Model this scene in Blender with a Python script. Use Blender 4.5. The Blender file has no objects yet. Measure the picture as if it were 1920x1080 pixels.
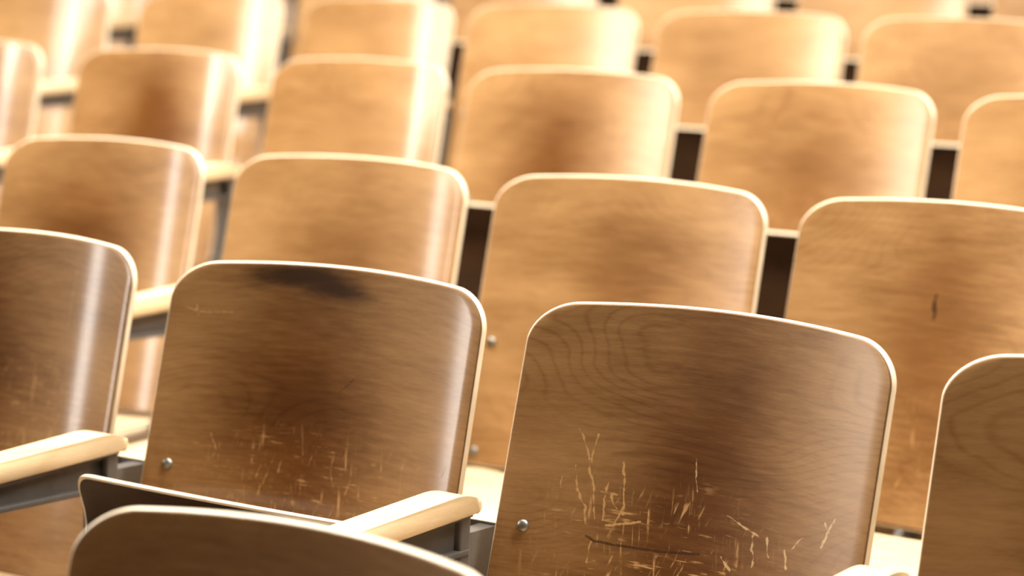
import bpy, bmesh, math, random
from mathutils import Vector, Matrix
C = bpy.context.scene.collection
SC = bpy.context.scene
PI = math.pi

# ------------------------------------------------------------------ camera, light, exposure
ZOFF = 0.5517                      # row-one floor at z = 0
CAMP = (1.9355, -2.3738, 0.8293 + ZOFF)
YAW, PIT, ROL, FPX = 0.5868, -0.1153, 0.0357, 4492.7
cd = bpy.data.cameras.new('camera'); cam = bpy.data.objects.new('camera', cd); C.objects.link(cam)
cd.sensor_width = 36.0; cd.lens = FPX * 36.0 / 1920.0
fwd = Vector((-math.sin(YAW)*math.cos(PIT), math.cos(YAW)*math.cos(PIT), math.sin(PIT)))
rt = Vector((math.cos(YAW), math.sin(YAW), 0)); up = rt.cross(fwd)
R_ = rt*math.cos(ROL) + up*math.sin(ROL); U_ = -rt*math.sin(ROL) + up*math.cos(ROL)
M = Matrix((R_, U_, -fwd)).transposed().to_4x4(); M.translation = Vector(CAMP)
cam.matrix_world = M
cd.clip_start = 0.05; cd.clip_end = 100
cd.dof.use_dof = True; cd.dof.focus_distance = 2.86; cd.dof.aperture_fstop = 2.9
SC.camera = cam

SC.view_settings.view_transform = 'Standard'; SC.view_settings.look = 'None'
SC.view_settings.gamma = 1.0; SC.view_settings.use_curve_mapping = False
SC.view_settings.exposure = 0.30

w = bpy.data.worlds.new('room_ambience'); SC.world = w; w.use_nodes = True
bg = w.node_tree.nodes['Background']
bg.inputs[0].default_value = (1.0, 0.86, 0.70, 1); bg.inputs[1].default_value = 0.07

def area(name, loc, target, sx, sy, power, col):
    l = bpy.data.lights.new(name, 'AREA'); l.shape = 'RECTANGLE'; l.size = sx; l.size_y = sy
    l.energy = power; l.color = col
    o = bpy.data.objects.new(name, l); C.objects.link(o); o.location = loc
    o.rotation_euler = (Vector(target) - Vector(loc)).to_track_quat('-Z', 'Y').to_euler()
    return o
area('ceiling_lamp_rear', (-1.2, 2.3, 3.7), (-1.2, 2.5, 0), 5.5, 0.9, 100, (1.0, 0.93, 0.81))
area('ceiling_lamp_middle', (0.2, 0.55, 3.7), (0.2, 0.55, 0), 5.5, 0.5, 420, (1.0, 0.93, 0.81))
area('window_light_far', (-22.2, -11.9, 6.2), (-0.8, 1.0, 0.9), 1.5, 7.5, 750, (1.0, 0.97, 0.92))
area('window_light_side', (-8.5, -1.0, 4.3), (0, 0.6, 0.8), 4.2, 2.6, 650, (1.0, 0.94, 0.82))

# ------------------------------------------------------------------ helpers
def obj(name, bm, mats, parent=None, loc=None):
    me = bpy.data.meshes.new(name); bm.normal_update(); bm.to_mesh(me); bm.free()
    for f in me.polygons: f.use_smooth = True
    for m in (mats if isinstance(mats, (list, tuple)) else [mats]): me.materials.append(m)
    o = bpy.data.objects.new(name, me); C.objects.link(o)
    if parent: o.parent = parent
    if loc: o.location = loc
    return o
def tag(o, label, cat, group=None):
    o['label'] = label; o['category'] = cat
    if group: o['group'] = group
def box(bm, x0, x1, y0, y1, z0, z1, bev=0.0):
    r = bmesh.ops.create_cube(bm, size=1.0)
    bmesh.ops.scale(bm, vec=(x1-x0, y1-y0, z1-z0), verts=r['verts'])
    bmesh.ops.translate(bm, vec=((x0+x1)/2, (y0+y1)/2, (z0+z1)/2), verts=r['verts'])
    if bev:
        es = list({e for v in r['verts'] for e in v.link_edges})
        bmesh.ops.bevel(bm, geom=es, offset=bev, segments=2, affect='EDGES', profile=0.5)
def prism_x(bm, prof, x0, x1, bev=0.0, seg=3):
    """closed (y,z) profile extruded along x"""
    a = [bm.verts.new((x0, y, z)) for y, z in prof]; b = [bm.verts.new((x1, y, z)) for y, z in prof]
    n = len(prof); fs = []
    for i in range(n): fs.append(bm.faces.new((a[i], a[(i+1) % n], b[(i+1) % n], b[i])))
    fa = bm.faces.new(a[::-1]); fb = bm.faces.new(b)
    if bev:
        es = list(set(fa.edges) | set(fb.edges))
        bmesh.ops.bevel(bm, geom=es, offset=bev, segments=seg, affect='EDGES', profile=0.5)
    bmesh.ops.recalc_face_normals(bm, faces=bm.faces)

# ------------------------------------------------------------------ materials
class NT:
    def __init__(s, name):
        s.m = bpy.data.materials.new(name); s.m.use_nodes = True; s.t = s.m.node_tree
        s.b = s.t.nodes['Principled BSDF']
    def n(s, typ, **kw):
        x = s.t.nodes.new(typ)
        for k, v in kw.items(): setattr(x, k, v)
        return x
    def l(s, a, b): s.t.links.new(a, b)
    def val(s, x, inp):
        if isinstance(x, (int, float)): inp.default_value = x
        else: s.l(x, inp)
    def math(s, op, a, b=0.0, c=None, clamp=False):
        x = s.n('ShaderNodeMath', operation=op); x.use_clamp = clamp
        s.val(a, x.inputs[0]); s.val(b, x.inputs[1])
        if c is not None: s.val(c, x.inputs[2])
        return x.outputs[0]
    def ss(s, v, a, b, lo=0.0, hi=1.0):
        x = s.n('ShaderNodeMapRange', interpolation_type='SMOOTHSTEP')
        s.val(v, x.inputs[0]); x.inputs[1].default_value = a; x.inputs[2].default_value = b
        x.inputs[3].default_value = lo; x.inputs[4].default_value = hi
        return x.outputs[0]
    def comb(s, x, y, z):
        c = s.n('ShaderNodeCombineXYZ')
        for v, i in zip((x, y, z), c.inputs): s.val(v, i)
        return c.outputs[0]
    def noise(s, vec, scale, detail=2.0, rough=0.5, dist=0.0):
        x = s.n('ShaderNodeTexNoise'); s.l(vec, x.inputs['Vector'])
        x.inputs['Scale'].default_value = scale; x.inputs['Detail'].default_value = detail
        x.inputs['Roughness'].default_value = rough; x.inputs['Distortion'].default_value = dist
        return x.outputs[0]
    def mix(s, f, a, b):
        x = s.n('ShaderNodeMix', data_type='RGBA'); s.val(f, x.inputs[0])
        for v, i in ((a, x.inputs[6]), (b, x.inputs[7])):
            if isinstance(v, tuple): i.default_value = v + (1,)
            else: s.l(v, i)
        return x.outputs[2]

def veneer(name, dark, light, extra=None, rough=0.42, ringf=52.0, uv=True, coat=0.45, spec=0.10, crough=0.12, centre_tone=True):
    t = NT(name)
    tc = t.n('ShaderNodeTexCoord'); sp = t.n('ShaderNodeSeparateXYZ')
    if uv:
        um = t.n('ShaderNodeUVMap'); um.uv_map = 'sheet'; t.l(um.outputs[0], sp.inputs[0]); x, yy = sp.outputs[0], sp.outputs[1]
    else:
        t.l(tc.outputs['Object'], sp.inputs[0]); x = sp.outputs[1]
        yy = t.math('ADD', sp.outputs[2], sp.outputs[0])
    oi = t.n('ShaderNodeObjectInfo'); rnd = t.math('MULTIPLY', oi.outputs['Random'], 37.0)
    nz = lambda sx, sz, off, det=2.0, ro=0.5: t.noise(t.comb(t.math('MULTIPLY', x, sx), t.math('ADD', rnd, off), t.math('MULTIPLY', yy, sz)), 1.0, det, ro)
    low = nz(2.0, 4.6, 0.0, 1.5, 0.4)
    mid = nz(9.0, 26.0, 2.0, 2.0, 0.5)
    fine = nz(16.0, 150.0, 4.0, 3.0, 0.6)
    pore = nz(70.0, 900.0, 6.0, 2.0, 0.6)
    fld = t.math('ADD', t.math('MULTIPLY', low, 0.75), t.math('MULTIPLY', yy, 0.95))
    ph = t.math('ADD', t.math('MULTIPLY', fld, ringf*6.283), t.math('MULTIPLY', mid, 7.0))
    ring = t.math('POWER', t.math('MULTIPLY_ADD', t.math('SINE', ph), 0.5, 0.5), 6.0)
    amp = t.ss(nz(4.0, 8.0, 8.0), 0.38, 0.68)
    blot = nz(3.0, 7.5, 10.0, 2.5, 0.5)
    f = t.ss(t.math('ADD', t.math('MULTIPLY', blot, 0.72), t.math('MULTIPLY', mid, 0.28)), 0.16, 0.84)
    f = t.math('ADD', f, t.math('MULTIPLY', t.math('SUBTRACT', fine, 0.5), 0.75))
    f = t.math('ADD', f, t.math('MULTIPLY', t.math('SUBTRACT', pore, 0.5), 0.6))
    f = t.math('SUBTRACT', f, t.math('MULTIPLY', t.math('MULTIPLY', ring, amp), 0.26), clamp=True)
    col = t.mix(f, dark, light)
    if centre_tone:
        # tone contrast put into the colour: darker, warmer, strongest in the middle of the sheet; amount differs per chair
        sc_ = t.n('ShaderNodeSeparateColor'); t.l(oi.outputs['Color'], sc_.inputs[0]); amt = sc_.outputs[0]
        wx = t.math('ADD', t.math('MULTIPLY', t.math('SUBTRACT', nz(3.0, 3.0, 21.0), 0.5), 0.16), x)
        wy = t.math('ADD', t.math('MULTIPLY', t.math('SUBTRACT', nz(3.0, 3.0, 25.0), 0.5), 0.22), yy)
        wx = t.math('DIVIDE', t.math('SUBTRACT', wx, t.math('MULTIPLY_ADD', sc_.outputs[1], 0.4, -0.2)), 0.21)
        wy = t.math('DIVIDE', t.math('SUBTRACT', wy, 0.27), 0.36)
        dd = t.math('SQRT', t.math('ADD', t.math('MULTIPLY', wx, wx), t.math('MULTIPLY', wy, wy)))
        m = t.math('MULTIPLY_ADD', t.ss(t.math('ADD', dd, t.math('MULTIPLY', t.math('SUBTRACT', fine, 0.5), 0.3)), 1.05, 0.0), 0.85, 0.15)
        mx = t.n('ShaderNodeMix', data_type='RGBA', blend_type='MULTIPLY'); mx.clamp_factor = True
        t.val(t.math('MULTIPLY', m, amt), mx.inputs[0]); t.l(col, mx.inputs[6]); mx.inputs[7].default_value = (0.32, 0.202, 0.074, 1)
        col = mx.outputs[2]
    if extra: col = extra(t, col, x, yy, rnd)
    t.l(col, t.b.inputs['Base Color'])
    t.val(t.math('MULTIPLY_ADD', mid, 0.10, rough-0.05), t.b.inputs['Roughness'])
    t.b.inputs['Specular IOR Level'].default_value = spec
    t.b.inputs['Coat Weight'].default_value = coat; t.b.inputs['Coat Roughness'].default_value = crough; t.b.inputs['Coat IOR'].default_value = 1.5
    bp = t.n('ShaderNodeBump'); bp.inputs['Strength'].default_value = 0.10; bp.inputs['Distance'].default_value = 0.001
    t.l(t.math('ADD', pore, low), bp.inputs['Height']); t.l(bp.outputs[0], t.b.inputs['Normal'])
    return t.m

def segdist(t, x, z, line):
    """distance in metres from (x, z) to a polyline"""
    best = None
    for (ax, az), (bx, bz) in zip(line[:-1], line[1:]):
        L2 = (bx-ax)**2 + (bz-az)**2
        px = t.math('SUBTRACT', x, ax); pz = t.math('SUBTRACT', z, az)
        h = t.math('MULTIPLY', t.math('ADD', t.math('MULTIPLY', px, bx-ax), t.math('MULTIPLY', pz, bz-az)), 1.0/L2, clamp=True)
        qx = t.math('SUBTRACT', px, t.math('MULTIPLY', h, bx-ax)); qz = t.math('SUBTRACT', pz, t.math('MULTIPLY', h, bz-az))
        d = t.math('SQRT', t.math('ADD', t.math('MULTIPLY', qx, qx), t.math('MULTIPLY', qz, qz)))
        best = d if best is None else t.math('MINIMUM', best, d)
    return best
def marks(t, col, x, z, rnd, lines, width, tint, amount, solid=0.30):
    n1 = t.noise(t.comb(t.math('MULTIPLY', x, 120.0), rnd, t.math('MULTIPLY', z, 120.0)), 1.0, 2.0)
    n2 = t.noise(t.comb(t.math('MULTIPLY', x, 45.0), t.math('ADD', rnd, 7.0), t.math('MULTIPLY', z, 45.0)), 1.0, 2.0)
    xx = t.math('ADD', x, t.math('MULTIPLY', t.math('SUBTRACT', n2, 0.5), 0.012))
    best = None
    for ln in lines:
        d = segdist(t, xx, z, ln); best = d if best is None else t.math('MINIMUM', best, d)
    w = t.math('MULTIPLY', t.ss(n1, solid, solid + 0.45), width*2)
    m = t.ss(t.math('SUBTRACT', best, w), 0.0006, -0.0006)
    return t.mix(t.math('MULTIPLY', m, amount), col, tint)
def scratches(t, col, x, z, rnd, cx, cz, rx, rz, amount, tint):
    """worn patch of fine pale nicks and scratches on the lower part of the sheet"""
    dx = t.math('DIVIDE', t.math('SUBTRACT', x, cx), rx); dz = t.math('DIVIDE', t.math('SUBTRACT', z, cz), rz)
    d = t.math('SQRT', t.math('ADD', t.math('MULTIPLY', dx, dx), t.math('MULTIPLY', dz, dz)))
    mask = t.ss(d, 1.0, 0.3)
    out = None
    for ax, az, sh, off, th in ((150.0, 14.0, 0.12, 0.0, 0.66), (24.0, 260.0, 0.0, 5.0, 0.66), (170.0, 26.0, -0.35, 11.0, 0.68)):
        xs = t.math('ADD', x, t.math('MULTIPLY', z, sh))
        n = t.noise(t.comb(t.math('MULTIPLY', xs, ax), t.math('ADD', rnd, off), t.math('MULTIPLY', z, az)), 1.0, 2.0, 0.6)
        brk = t.ss(t.noise(t.comb(t.math('MULTIPLY', x, 26.0), t.math('ADD', rnd, off+3.0), t.math('MULTIPLY', z, 30.0)), 1.0, 3.0, 0.65), 0.44, 0.62)
        s = t.math('MULTIPLY', t.ss(n, th-0.09, th+0.04), brk)
        out = s if out is None else t.math('MAXIMUM', out, s)
    return t.mix(t.math('MULTIPLY', t.math('MULTIPLY', out, mask), amount), col, tint)

def blob(t, x, z, cx, cz, rx, rz, rot=0.0, edge=(1.0, 0.3), wob=0.35, rnd=0.0):
    c, s = math.cos(rot), math.sin(rot)
    a = t.math('SUBTRACT', x, cx); b = t.math('SUBTRACT', z, cz)
    u = t.math('DIVIDE', t.math('ADD', t.math('MULTIPLY', a, c), t.math('MULTIPLY', b, s)), rx)
    v = t.math('DIVIDE', t.math('SUBTRACT', t.math('MULTIPLY', b, c), t.math('MULTIPLY', a, s)), rz)
    d = t.math('SQRT', t.math('ADD', t.math('MULTIPLY', u, u), t.math('MULTIPLY', v, v)))
    n = t.noise(t.comb(t.math('MULTIPLY', x, 14.0), rnd, t.math('MULTIPLY', z, 60.0)), 1.0, 3.0, 0.6)
    d = t.math('ADD', d, t.math('MULTIPLY', t.math('SUBTRACT', n, 0.5), wob*2))
    return t.ss(d, edge[0], edge[1])

DK, LT = (0.25, 0.126, 0.043), (0.47, 0.275, 0.118)
SCT = (0.66, 0.40, 0.17)
CRACK = (0.035, 0.014, 0.006)
def ex_plain(t, col, x, z, rnd): return scratches(t, col, x, z, rnd, 0.02, 0.14, 0.24, 0.17, 0.45, SCT)
def ex_left(t, col, x, z, rnd):
    col = scratches(t, col, x, z, rnd, 0.06, 0.22, 0.2, 0.14, 0.45, SCT)
    return marks(t, col, x, z, rnd, [[(0.1018, 0.4345), (0.1005, 0.398), (0.1018, 0.357)]], 0.0006, SCT, 0.5)
def ex_stain(t, col, x, z, rnd):
    col = scratches(t, col, x, z, rnd, -0.01, 0.20, 0.27, 0.10, 0.7, SCT)
    col = marks(t, col, x, z, rnd, [[(-0.0701, 0.2084), (-0.0728, 0.1914)], [(0.0287, 0.2216), (0.0344, 0.2061)], [(-0.2295, 0.4186), (-0.2106, 0.4115), (-0.1924, 0.4101)],
        [(-0.2148, 0.4227), (-0.2113, 0.4062)], [(-0.1925, 0.4108), (-0.1578, 0.4115)], [(-0.1633, 0.249), (-0.1543, 0.2291)]], 0.0007, SCT, 0.55)
    col = marks(t, col, x, z, rnd, [[(0.0498, 0.3426), (0.0238, 0.3205)], [(0.2265, 0.2572), (0.2201, 0.2415)]], 0.0006, CRACK, 0.6)
    m = t.math('MAXIMUM', blob(t, x, z, -0.065, 0.463, 0.112, 0.024, 0.0, edge=(1.15, 0.2), rnd=2.0, wob=0.5),
               blob(t, x, z, -0.015, 0.452, 0.075, 0.022, -0.05, edge=(1.15, 0.2), rnd=4.0, wob=0.5))
    return t.mix(t.math('MULTIPLY', m, 0.90), col, (0.030, 0.014, 0.007))
C_LINES = [[(-0.1683, 0.3257), (-0.1495, 0.2955), (-0.1385, 0.2623), (-0.1284, 0.2219)], [(-0.1653, 0.2819), (-0.1602, 0.2589), (-0.1528, 0.2436), (-0.1435, 0.2333), (-0.1411, 0.2146)],
    [(-0.1026, 0.2913), (-0.0967, 0.2732), (-0.0957, 0.2545), (-0.0926, 0.2315)], [(-0.1807, 0.2669), (-0.1792, 0.2533)], [(-0.1426, 0.3209), (-0.1441, 0.2878)],
    [(-0.1203, 0.2664), (-0.1163, 0.2212)], [(-0.1141, 0.2543), (-0.1027, 0.237)], [(-0.126, 0.2544), (-0.1054, 0.253)], [(-0.1119, 0.216), (-0.0668, 0.2264)], [(-0.1273, 0.1946), (-0.1296, 0.17)]]
C_LINES2 = [[(0.0496, 0.2503), (0.0972, 0.2352)], [(0.0899, 0.2341), (0.0953, 0.1998)], [(0.1122, 0.2355), (0.1159, 0.2154)], [(0.2038, 0.275), (0.1948, 0.2578), (0.1903, 0.2406)],
    [(0.19, 0.267), (0.197, 0.2581)], [(0.1614, 0.2445), (0.1465, 0.23)], [(0.1365, 0.2266), (0.1453, 0.2075)], [(-0.0068, 0.3076), (0.0019, 0.2702)], [(0.0506, 0.2029), (0.0655, 0.1907)]]
def ex_scratched(t, col, x, z, rnd):
    col = scratches(t, col, x, z, rnd, -0.05, 0.185, 0.23, 0.125, 1.0, SCT)
    col = marks(t, col, x, z, rnd, C_LINES, 0.0010, SCT, 0.85)
    col = marks(t, col, x, z, rnd, C_LINES2, 0.0010, (0.72, 0.50, 0.27), 0.75)
    return marks(t, col, x, z, rnd, [[(-0.136, 0.2004), (-0.1233, 0.1959), (-0.0971, 0.1949), (-0.0342, 0.1959), (0.0191, 0.2011)]], 0.0008, CRACK, 0.7, 0.1)
def ex_split(t, col, x, z, rnd):
    col = scratches(t, col, x, z, rnd, 0.02, 0.10, 0.22, 0.12, 0.3, SCT)
    col = marks(t, col, x, z, rnd, [[(-0.0170, 0.3418), (-0.0176, 0.3068)]], 0.0011, CRACK, 0.9, 0.0)
    return marks(t, col, x, z, rnd, [[(-0.0172, 0.330), (-0.0176, 0.320)]], 0.0018, CRACK, 0.9, 0.0)
SATIN = dict(coat=0.65, crough=0.26)
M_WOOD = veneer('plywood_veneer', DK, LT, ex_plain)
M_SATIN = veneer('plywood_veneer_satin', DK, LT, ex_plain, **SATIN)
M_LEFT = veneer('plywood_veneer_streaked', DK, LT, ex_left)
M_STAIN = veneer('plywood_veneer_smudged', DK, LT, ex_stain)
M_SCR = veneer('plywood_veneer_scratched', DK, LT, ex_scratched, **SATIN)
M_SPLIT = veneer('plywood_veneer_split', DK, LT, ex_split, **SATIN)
M_SEAT = veneer('plywood_seat_veneer', (0.62, 0.44, 0.25), (0.78, 0.61, 0.40), None, 0.33, centre_tone=False)
M_UNDER = veneer('plywood_underside', (0.020, 0.009, 0.0032), (0.045, 0.020, 0.007), None, 0.6, coat=0.0, spec=0.1, centre_tone=False)
M_ARM = veneer('maple_armrest_wood', (0.64, 0.46, 0.26), (0.82, 0.66, 0.44), None, 0.36, 14.0, uv=False, centre_tone=False)
def plain(name, col, rough, metal=0.0, nscale=60.0, var=0.25):
    t = NT(name); tc = t.n('ShaderNodeTexCoord')
    n = t.noise(tc.outputs['Object'], nscale, 3.0, 0.6)
    d = tuple(c*(1-var) for c in col); l = tuple(min(1, c*(1+var)) for c in col)
    t.l(t.mix(n, d, l), t.b.inputs['Base Color'])
    t.b.inputs['Metallic'].default_value = metal
    t.val(t.math('MULTIPLY_ADD', n, 0.2, rough-0.1), t.b.inputs['Roughness'])
    return t.m
M_EDGE = plain('plywood_edge_core', (0.82, 0.69, 0.51), 0.36, 0, 30, 0.12)
M_LINE = plain('plywood_glue_line', (0.10, 0.045, 0.018), 0.5)
M_METAL = plain('painted_steel', (0.105, 0.096, 0.090), 0.42, 0.1)
M_BOLT = plain('bolt_steel', (0.24, 0.225, 0.20), 0.40, 0.8, 200)
M_FLOOR = plain('floor_boards', (0.34, 0.22, 0.12), 0.4, 0, 3, 0.2)

# ------------------------------------------------------------------ chair geometry
PX = 0.56; SH = 0.43
WT, WB, RC, TILT, SAG, CROWN, HB = 0.4913, 0.494, 0.0477, 0.2178, 0.0394, 0.0221, 0.4811
CT, ST = math.cos(TILT), math.sin(TILT)
TH = 0.012
def back_pt(u, v, d, wt):
    q = 1 - (2*u/wt)**2
    v2 = v + CROWN*q*(v/HB)
    s = SAG*q + d
    return (u, v2*ST + s*CT, v2*CT - s*ST)
def sheet_rows(wt, wb):
    """(v, half width) list, bottom to top, with rounded corners"""
    rows = []; a = wt/2; rx = RC*1.25; rb = 0.022
    for k in range(7):
        t = PI/2*k/6
        rows.append((rb - rb*math.cos(t), wb/2 - rb + rb*math.sin(t)))
    for k in range(1, 17):
        t = k/16; v = rb + (HB - RC - rb)*t
        rows.append((v, wb/2 + (a - wb/2)*(v-rb)/(HB-RC-rb)))
    for k in range(1, 15):
        t = PI/2*k/14
        rows.append((HB - RC + RC*math.sin(t), a - rx + rx*math.cos(t)))
    return rows
SEAT_TH = 0.018
PROF = [(0.0050, 0.0, 0), (0.0038, 0.0004, 0), (0.0027, 0.0018, 1), (0.0012, 0.0036, 2), (0.0003, 0.0058, 2), (0.0, 0.0075, 2),
        (0.0006, 0.0100, 2), (0.0020, 0.0114, 2), (0.0045, TH, 2)]
def make_sheet(ptfun, rows, ncol, back_mat=0, th=TH):
    """thin curved plywood sheet: front grid, edge rings with rounded lip, back grid"""
    bm = bmesh.new()
    n = len(rows); UV = {}
    def V(u, v, d):
        x = bm.verts.new(ptfun(u, v, d)); UV[x] = (u, v); return x
    def grid(inset, depth, flip, mat):
        G = []
        vmin, vmax = rows[0][0], rows[-1][0]
        for v, a in rows:
            vv = vmin + inset + (v - vmin)*(vmax - vmin - 2*inset)/(vmax - vmin)
            G.append([V((2*j/ncol - 1)*(a - inset), vv, depth) for j in range(ncol+1)])
        for i in range(n-1):
            for j in range(ncol):
                q = [G[i][j], G[i][j+1], G[i+1][j+1], G[i+1][j]]
                f = bm.faces.new(q[::-1] if flip else q); f.material_index = back_mat if flip else mat
        return G
    def ring(G): return G[0][:] + [G[i][-1] for i in range(1, n)] + G[-1][-2::-1] + [G[i][0] for i in range(n-2, 0, -1)]
    def ringpts(inset, depth):
        vmin, vmax = rows[0][0], rows[-1][0]; L = []
        for v, a in rows:
            vv = vmin + inset + (v - vmin)*(vmax - vmin - 2*inset)/(vmax - vmin)
            L.append([((2*j/ncol - 1)*(a - inset), vv, depth) for j in range(ncol+1)])
        p = L[0][:] + [L[i][-1] for i in range(1, n)] + L[-1][-2::-1] + [L[i][0] for i in range(n-2, 0, -1)]
        return [V(*c) for c in p]
    F = grid(PROF[0][0], 0.0, False, 0)
    prev = ring(F)
    for k, (ins, dep, mat) in enumerate(PROF[1:-1]):
        cur = ringpts(ins, dep*th/TH)
        for i in range(len(cur)):
            j = (i+1) % len(cur)
            f = bm.faces.new((prev[i], cur[i], cur[j], prev[j])); f.material_index = mat
        prev = cur
    B = grid(PROF[-1][0], th, True, 0); cur = ring(B)
    for i in range(len(cur)):
        j = (i+1) % len(cur)
        f = bm.faces.new((prev[i], cur[i], cur[j], prev[j])); f.material_index = 2
    uvl = bm.loops.layers.uv.new('sheet')
    for f in bm.faces:
        for lp in f.loops: lp[uvl].uv = UV[lp.vert]
    bmesh.ops.recalc_face_normals(bm, faces=bm.faces)
    return bm
def back_bm(dw):
    wt = WT + dw
    return make_sheet(lambda u, v, d: back_pt(u, v, d, wt), sheet_rows(wt, WB + dw), 26)
def bolt_bm():
    bm = bmesh.new(); prof = [(0.0, -0.0042), (0.003, -0.0040), (0.0056, -0.0030), (0.0074, -0.0012), (0.0082, 0.0008), (0.0082, 0.002)]
    N = 20; prev = None
    c = bm.verts.new((0, prof[0][1], 0))
    for r, y in prof[1:]:
        cur = [bm.verts.new((r*math.cos(2*PI*k/N), y, r*math.sin(2*PI*k/N))) for k in range(N)]
        for k in range(N):
            j = (k+1) % N
            if prev is None: bm.faces.new((c, cur[k], cur[j]))
            else: bm.faces.new((prev[k], cur[k], cur[j], prev[j]))
        prev = cur
    bmesh.ops.recalc_face_normals(bm, faces=bm.faces)
    return bm
SEAT_PIV = (-0.072, -0.008)         # relative to the bottom of the back
def seat_bm(dw):
    wd = 0.468 + dw*0.5; a = wd/2
    rows = []; s0, s1, r = -0.090, 0.219, 0.032
    for k in range(8):
        t = PI/2*k/7; rows.append((s0 + r - r*math.cos(t), a - r + r*math.sin(t)))
    for k in range(1, 14): rows.append((s0 + r + (s1 - s0 - 2*r)*k/13, a))
    for k in range(1, 10):
        t = PI/2*k/9; rows.append((s1 - r + r*math.sin(t), a - r + r*math.cos(t)))
    def pt(u, s, d):
        q = 1 - (u/a)**2
        h = -0.010*q*(0.6 if s > 0 else 1.0)
        if s > 0.133: h -= 0.030*((s-0.133)/0.086)**2
        return (u, -s, h - d)
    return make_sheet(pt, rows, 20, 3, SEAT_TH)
def armrest_bm():
    # side profile (y back +), rear end rounded, slight rise to the rear
    top = []; L0, L1 = -0.275, 0.038
    def sl(y): return 0.060*y
    prof = [(L0 + 0.006, 0.2115 + sl(L0)), (L0, 0.222 + sl(L0)), (L0 + 0.008, 0.2345 + sl(L0)), (L0 + 0.03, 0.2395 + sl(L0))]
    for k in range(1, 9): 
        y = L0 + 0.03 + (L1 - 0.062 - L0 - 0.03)*k/8; prof.append((y, 0.2395 + sl(y)))
    for k in range(1, 9):
        t = k/8; y = L1 - 0.062 + 0.056*t; prof.append((y, 0.2395 + sl(y) - 0.0125*t**2.1))
    for k in range(0, 6):
        t = PI/2 - 0.5 - (PI*0.78)*k/5; prof.append((L1 - 0.0095 + 0.0095*math.cos(t), 0.2195 + 0.0095*math.sin(t)))
    prof.append((L1 - 0.02, 0.2115))
    bm = bmesh.new(); prism_x(bm, prof[::-1], -0.024, 0.024, 0.004, 3)
    return bm
def bracket_bm():
    bm = bmesh.new(); y0, y1 = -0.262, 0.022
    def sl(y): return 0.060*y
    prof = [(y0, 0.2115+sl(y0)), (y0, 0.180+sl(y0)), (y1, 0.163+sl(y1)), (y1, 0.2115+sl(y1))]
    prism_x(bm, prof, -0.006, 0.006)
    prism_x(bm, [(y0, 0.182+sl(y0)), (y0, 0.174+sl(y0)), (y1, 0.157+sl(y1)), (y1, 0.165+sl(y1))], -0.017, 0.017, 0.002, 2)
    prism_x(bm, [(y0, 0.2115+sl(y0)), (y0, 0.2065+sl(y0)), (y1, 0.2065+sl(y1)), (y1, 0.2115+sl(y1))], -0.020, 0.020)
    return bm
def stand_bm():
    bm = bmesh.new()
    box(bm, -0.0150, 0.0150, 0.004, 0.026, -SH + 0.01, 0.2115, 0.003)        # upright
    box(bm, -0.006, 0.006, -0.020, 0.004, -SH + 0.01, 0.200)                   # web
    box(bm, -0.028, 0.028, -0.190, 0.110, -SH, -SH + 0.012, 0.003)           # foot
    # web flaring to the foot and forward arm to the seat pivots
    prism_x(bm, [(-0.16, -SH + 0.012), (0.085, -SH + 0.012), (0.018, -SH + 0.11), (-0.018, -SH + 0.11)], -0.005, 0.005)
    prism_x(bm, [(0.01, -0.085), (-0.075, -0.050), (-0.090, -0.030), (-0.082, -0.004), (0.01, 0.02)], -0.007, 0.007)
    # pivot drum
    for k in range(1):
        r = bmesh.ops.create_cone(bm, cap_ends=True, segments=20, radius1=0.016, radius2=0.016, depth=0.048)
        bmesh.ops.rotate(bm, cent=(0, 0, 0), matrix=Matrix.Rotation(PI/2, 3, 'Y'), verts=r['verts'])
        bmesh.ops.translate(bm, vec=(0, SEAT_PIV[0], SEAT_PIV[1]), verts=r['verts'])
    return bm
def plate_bm():
    """steel plate behind the two neighbouring backs, leaning with them"""
    bm = bmesh.new()
    def yy(z): return 0.044 + (z/CT)*ST*0.98
    prism_x(bm, [(yy(0.0), 0.0), (yy(0.0)+0.004, 0.0), (yy(0.188)+0.004, 0.188), (yy(0.188), 0.188)], -0.075, 0.010)
    box(bm, -0.012, 0.012, 0.020, 0.085, 0.02, 0.185)
    return bm
ARM = armrest_bm(); me_arm = bpy.data.meshes.new('armrest'); ARM.to_mesh(me_arm); ARM.free(); me_arm.materials.append(M_ARM)
def mesh_of(name, bm, mat):
    me = bpy.data.meshes.new(name); bm.normal_update(); bm.to_mesh(me); bm.free(); me.materials.append(mat); return me
me_brk = mesh_of('armrest_bracket', bracket_bm(), M_METAL)
me_std = mesh_of('side_stand', stand_bm(), M_METAL)
me_plt = mesh_of('back_plate', plate_bm(), M_METAL)
me_bolt = mesh_of('bolt', bolt_bm(), M_BOLT)
for me in (me_arm, me_bolt):
    for f in me.polygons: f.use_smooth = True
def smooth_by_angle(me, deg):
    bm = bmesh.new(); bm.from_mesh(me)
    for e in bm.edges: e.smooth = len(e.link_faces) == 2 and e.calc_face_angle(0) < math.radians(deg)
    bm.to_mesh(me); bm.free()
smooth_by_angle(me_arm, 50); smooth_by_angle(me_bolt, 60)
def link(name, me, parent, loc=(0, 0, 0), rot=(0, 0, 0)):
    o = bpy.data.objects.new(name, me); C.objects.link(o); o.parent = parent
    o.location = loc; o.rotation_euler = rot
    return o

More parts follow.
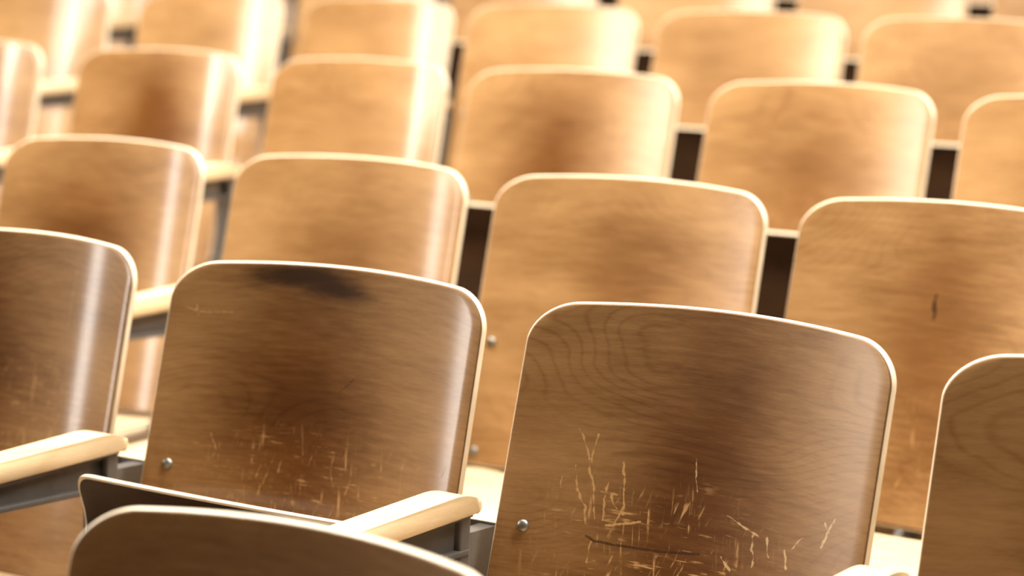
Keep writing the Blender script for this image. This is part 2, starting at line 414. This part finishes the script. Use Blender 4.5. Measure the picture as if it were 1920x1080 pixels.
DY, DZ, KAP = 0.8558, 0.118, -0.0175
OFF = {1: 0.6083, 2: 0.0, 3: -0.6204, 4: -1.8338, 5: -2.4336, 6: -3.07, 7: -3.66}
EY = {3: -0.0094, 4: -0.0018, 5: 0.0054, 6: 0.012, 7: 0.02}
EZ = {3: -0.0335, 4: -0.0049, 5: 0.0139, 6: 0.055, 7: 0.10}
def row_base(r):
    if r == 1: return -0.8393, -0.1217
    return (r-2)*DY + EY.get(r, 0.0), (r-2)*DZ + EZ.get(r, 0.0)
LOC = {
    (1, 0): (0, 0, 0.02, 0),
    (2, -1): (-0.0328, -0.0253, 0.0495, 0.0178),
    (2, 0): (-0.0087, 0.0198, 0.0384, 0.0045),
    (2, 1): (0.0038, 0.0225, -0.0435, -0.0054),
    (2, 2): (0.0175, 0.0022, 0.0614, -0.0122),
    (3, -1): (0.0288, -0.0293, 0.0699, -0.0391),
    (3, 0): (0.0246, -0.0001, 0.0334, -0.0303),
    (3, 1): (0.0129, 0.0138, 0.0227, -0.0095),
    (3, 2): (-0.0086, 0.0094, -0.0296, 0.0167),
    (4, -1): (-0.0230, -0.0120, 0.0599, -0.0099),
    (4, 0): (0.0162, -0.0314, 0.0647, 0.0007),
    (4, 1): (0.0051, -0.0251, 0.0299, 0.0213),
    (4, 2): (-0.0095, 0.0205, 0.0004, 0.0152),
    (4, 3): (0.0060, -0.0028, -0.0295, -0.0098),
    (4, 4): (0.0064, 0.0115, 0.0095, -0.0241),
    (5, 0): (0.0299, -0.0155, 0.0497, 0.0117),
    (5, 1): (0.0235, -0.0236, 0.0294, 0.0087),
    (5, 2): (-0.0032, 0.0060, 0.0002, -0.0006),
    (5, 3): (-0.0108, 0.0102, 0.0003, -0.0047),
    (5, 4): (-0.0295, -0.0068, 0.0424, -0.0042),}
SEAT_UP = {(2, 0), (4, 2), (4, 3), (4, 4), (5, 3), (5, 4)} | {(6, k) for k in range(2, 7)} | {(7, k) for k in range(3, 8)}
MATS = {(2, -1): M_LEFT, (2, 0): M_STAIN, (2, 1): M_SCR, (3, 2): M_SPLIT}
CENTRE_TONE = {(1, 0): (0.7, 0.5), (2, -1): (1.3, 0.22), (2, 0): (1.05, 0.42), (2, 1): (1.05, 0.54), (2, 2): (1.2, 0.6), (3, -1): (0.95, 0.45), (3, 2): (0.85, 0.5),
          (4, -1): (0.9, 0.5), (4, 0): (1.15, 0.45), (4, 1): (0.45, 0.4), (4, 2): (1.0, 0.4), (4, 3): (0.8, 0.45), (4, 4): (0.8, 0.6), (5, 3): (0.4, 0.4), (5, 4): (0.5, 0.5)}  # amount and sideways place of the darker centre; weakest in the rear rows
def chair_x(r, i): return i*PX + OFF[r] + LOC.get((r, i), (0, 0, 0, 0))[0]
def make_chair(r, i, label, group):
    dx, dw, dyaw, dyy = LOC.get((r, i), (0, 0, 0, 0))
    by, bz = row_base(r); xc = chair_x(r, i)
    t = bpy.data.objects.new('auditorium_chair', None); C.objects.link(t)
    t.empty_display_size = 0.1
    t.location = (xc, by + KAP*xc*xc/2, bz + ZOFF - SH)
    row_rot = KAP*xc
    t.rotation_euler = (0, 0, row_rot)
    tag(t, label, 'chair', group)
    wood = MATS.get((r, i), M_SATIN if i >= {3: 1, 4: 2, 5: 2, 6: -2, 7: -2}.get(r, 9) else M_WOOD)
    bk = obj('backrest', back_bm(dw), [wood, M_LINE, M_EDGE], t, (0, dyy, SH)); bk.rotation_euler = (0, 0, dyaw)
    bk.color = CENTRE_TONE.get((r, i), ({3: 0.75, 4: 0.6, 5: 0.25}.get(r, 0.12), 0.5)) + (0.0, 1.0)
    wt = WT + dw
    for u, v in ((-0.220, 0.203), (0.220, 0.203), (-0.222, 0.022), (0.222, 0.022)):
        p = back_pt(u, v, -0.0002, wt)
        slope = -8*SAG*u/wt**2
        link('bolt', me_bolt, bk, p, (-TILT, 0, math.atan(slope)))
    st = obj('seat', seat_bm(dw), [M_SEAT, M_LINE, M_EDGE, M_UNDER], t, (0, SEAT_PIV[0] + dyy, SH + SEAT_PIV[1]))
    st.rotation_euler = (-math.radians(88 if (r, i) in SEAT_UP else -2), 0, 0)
    xn, dwn = chair_x(r, i+1), LOC.get((r, i+1), (0, 0, 0, 0))[1]
    sx = ((WB + dw)/2 + (xn - xc) - (WB + dwn)/2)/2          # middle of the gap to the next chair
    link('side_stand', me_std, t, (sx, 0, SH))
    link('back_plate', me_plt, t, (sx, 0, SH))
    link('armrest_bracket', me_brk, t, (sx, 0, SH))
    link('armrest', me_arm, t, (sx, 0, SH))
    return t

ROWS = {1: [0], 2: range(-1, 3), 3: range(-1, 3), 4: range(-1, 5), 5: range(-1, 5), 6: range(-2, 6), 7: range(-1, 6)}
LABEL = {(1, 0): 'blurred brown plywood chair back nearest the viewer, cut off by the bottom edge',
    (2, -1): 'dark glossy plywood chair cut by the left edge, beside the black-smudged chair',
    (2, 0): 'plywood chair with a black smudge near its top and its seat tipped up',
    (2, 1): 'plywood chair with pale scratches and a dark crack low on its back',
    (2, 2): 'dark brown plywood chair cut by the right edge, next to the scratched chair',
    (3, -1): 'honey plywood chair with a pale sheen stripe, seen above the dark left-edge chair',
    (3, 0): 'honey plywood chair one row back, seen right above the black-smudged chair',
    (3, 1): 'light plywood chair showing bolts in the gap between the smudged and scratched chairs',
    (3, 2): 'plywood chair with a short dark upright split, one row behind the scratched chair',
    (4, -1): 'plywood chair sliver at the left edge, fourth row from the front',
    (4, 0): 'brown chair in the fourth row, first from the left with its whole top showing',
    (4, 1): 'pale chair in the fourth row, second from the left with its whole top showing',
    (4, 2): 'reddish brown chair in the fourth row, third with its whole top showing from the left',
    (4, 3): 'chair in the fourth row, second from the right, above the split-backed chair',
    (4, 4): 'rightmost chair of the fourth row, cut by the right edge of the photo',
    (5, -1): 'leftmost chair of the fifth row, cut by the top left corner',
    (5, 0): 'blurred pale chair, second from the left in the fifth row',
    (5, 1): 'blurred pale chair, third from the left in the fifth row',
    (5, 2): 'fourth chair from the left in the fifth row, palest with a whitish right edge',
    (5, 3): 'second chair from the right in the fifth row, seat tipped up',
    (5, 4): 'rightmost chair in the fifth row, below the top right corner'}
ORD = ['leftmost', 'second', 'third', 'fourth', 'fifth', 'sixth', 'seventh', 'eighth']
def label(r, i):
    if (r, i) in LABEL: return LABEL[(r, i)]
    k = i - ROWS[r][0]; name = {6: 'sixth', 7: 'seventh'}[r]
    where = 'rightmost chair' if i == ROWS[r][-1] else ('leftmost chair' if k == 0 else ORD[k] + ' chair from the left')
    return 'pale blurred plywood %s in the %s row from the front' % (where, name)
for r in sorted(ROWS):
    for i in ROWS[r]:
        make_chair(r, i, label(r, i), 'plywood auditorium chairs in stepped rows')

# ------------------------------------------------------------------ stepped floor
bm = bmesh.new()
prof = []; ys = []
ytop = -3.2; z = 0.0
pts = [(-3.2, 0.0)]
for r in range(1, 9):
    if r < 8:
        by, bz = row_base(r)
    else: by, bz = by + DY, bz + 0.15
    zf = bz + ZOFF - SH
    if r > 1:
        yr = by - DY + 0.27
        pts += [(yr, pts[-1][1]), (yr, zf)]
pts += [(pts[-1][0] + 1.2, pts[-1][1])]
prof = pts + [(pts[-1][0], -0.3), (-3.2, -0.3)]
ys_end = pts[-1][0]
prism_x(bm, prof, -6.5, 4.5)
fl = obj('floor', bm, M_FLOOR); fl['kind'] = 'structure'
for f in fl.data.polygons: f.use_smooth = False

# ------------------------------------------------------------------ walls of the hall
M_WALL = plain('painted_plaster', (0.62, 0.55, 0.45), 0.7, 0, 5, 0.05)
bm = bmesh.new(); box(bm, -6.5, 4.5, ys_end, ys_end + 0.15, -0.3, 4.4)
wb = obj('wall_back', bm, M_WALL); wb['kind'] = 'structure'
for f in wb.data.polygons: f.use_smooth = False
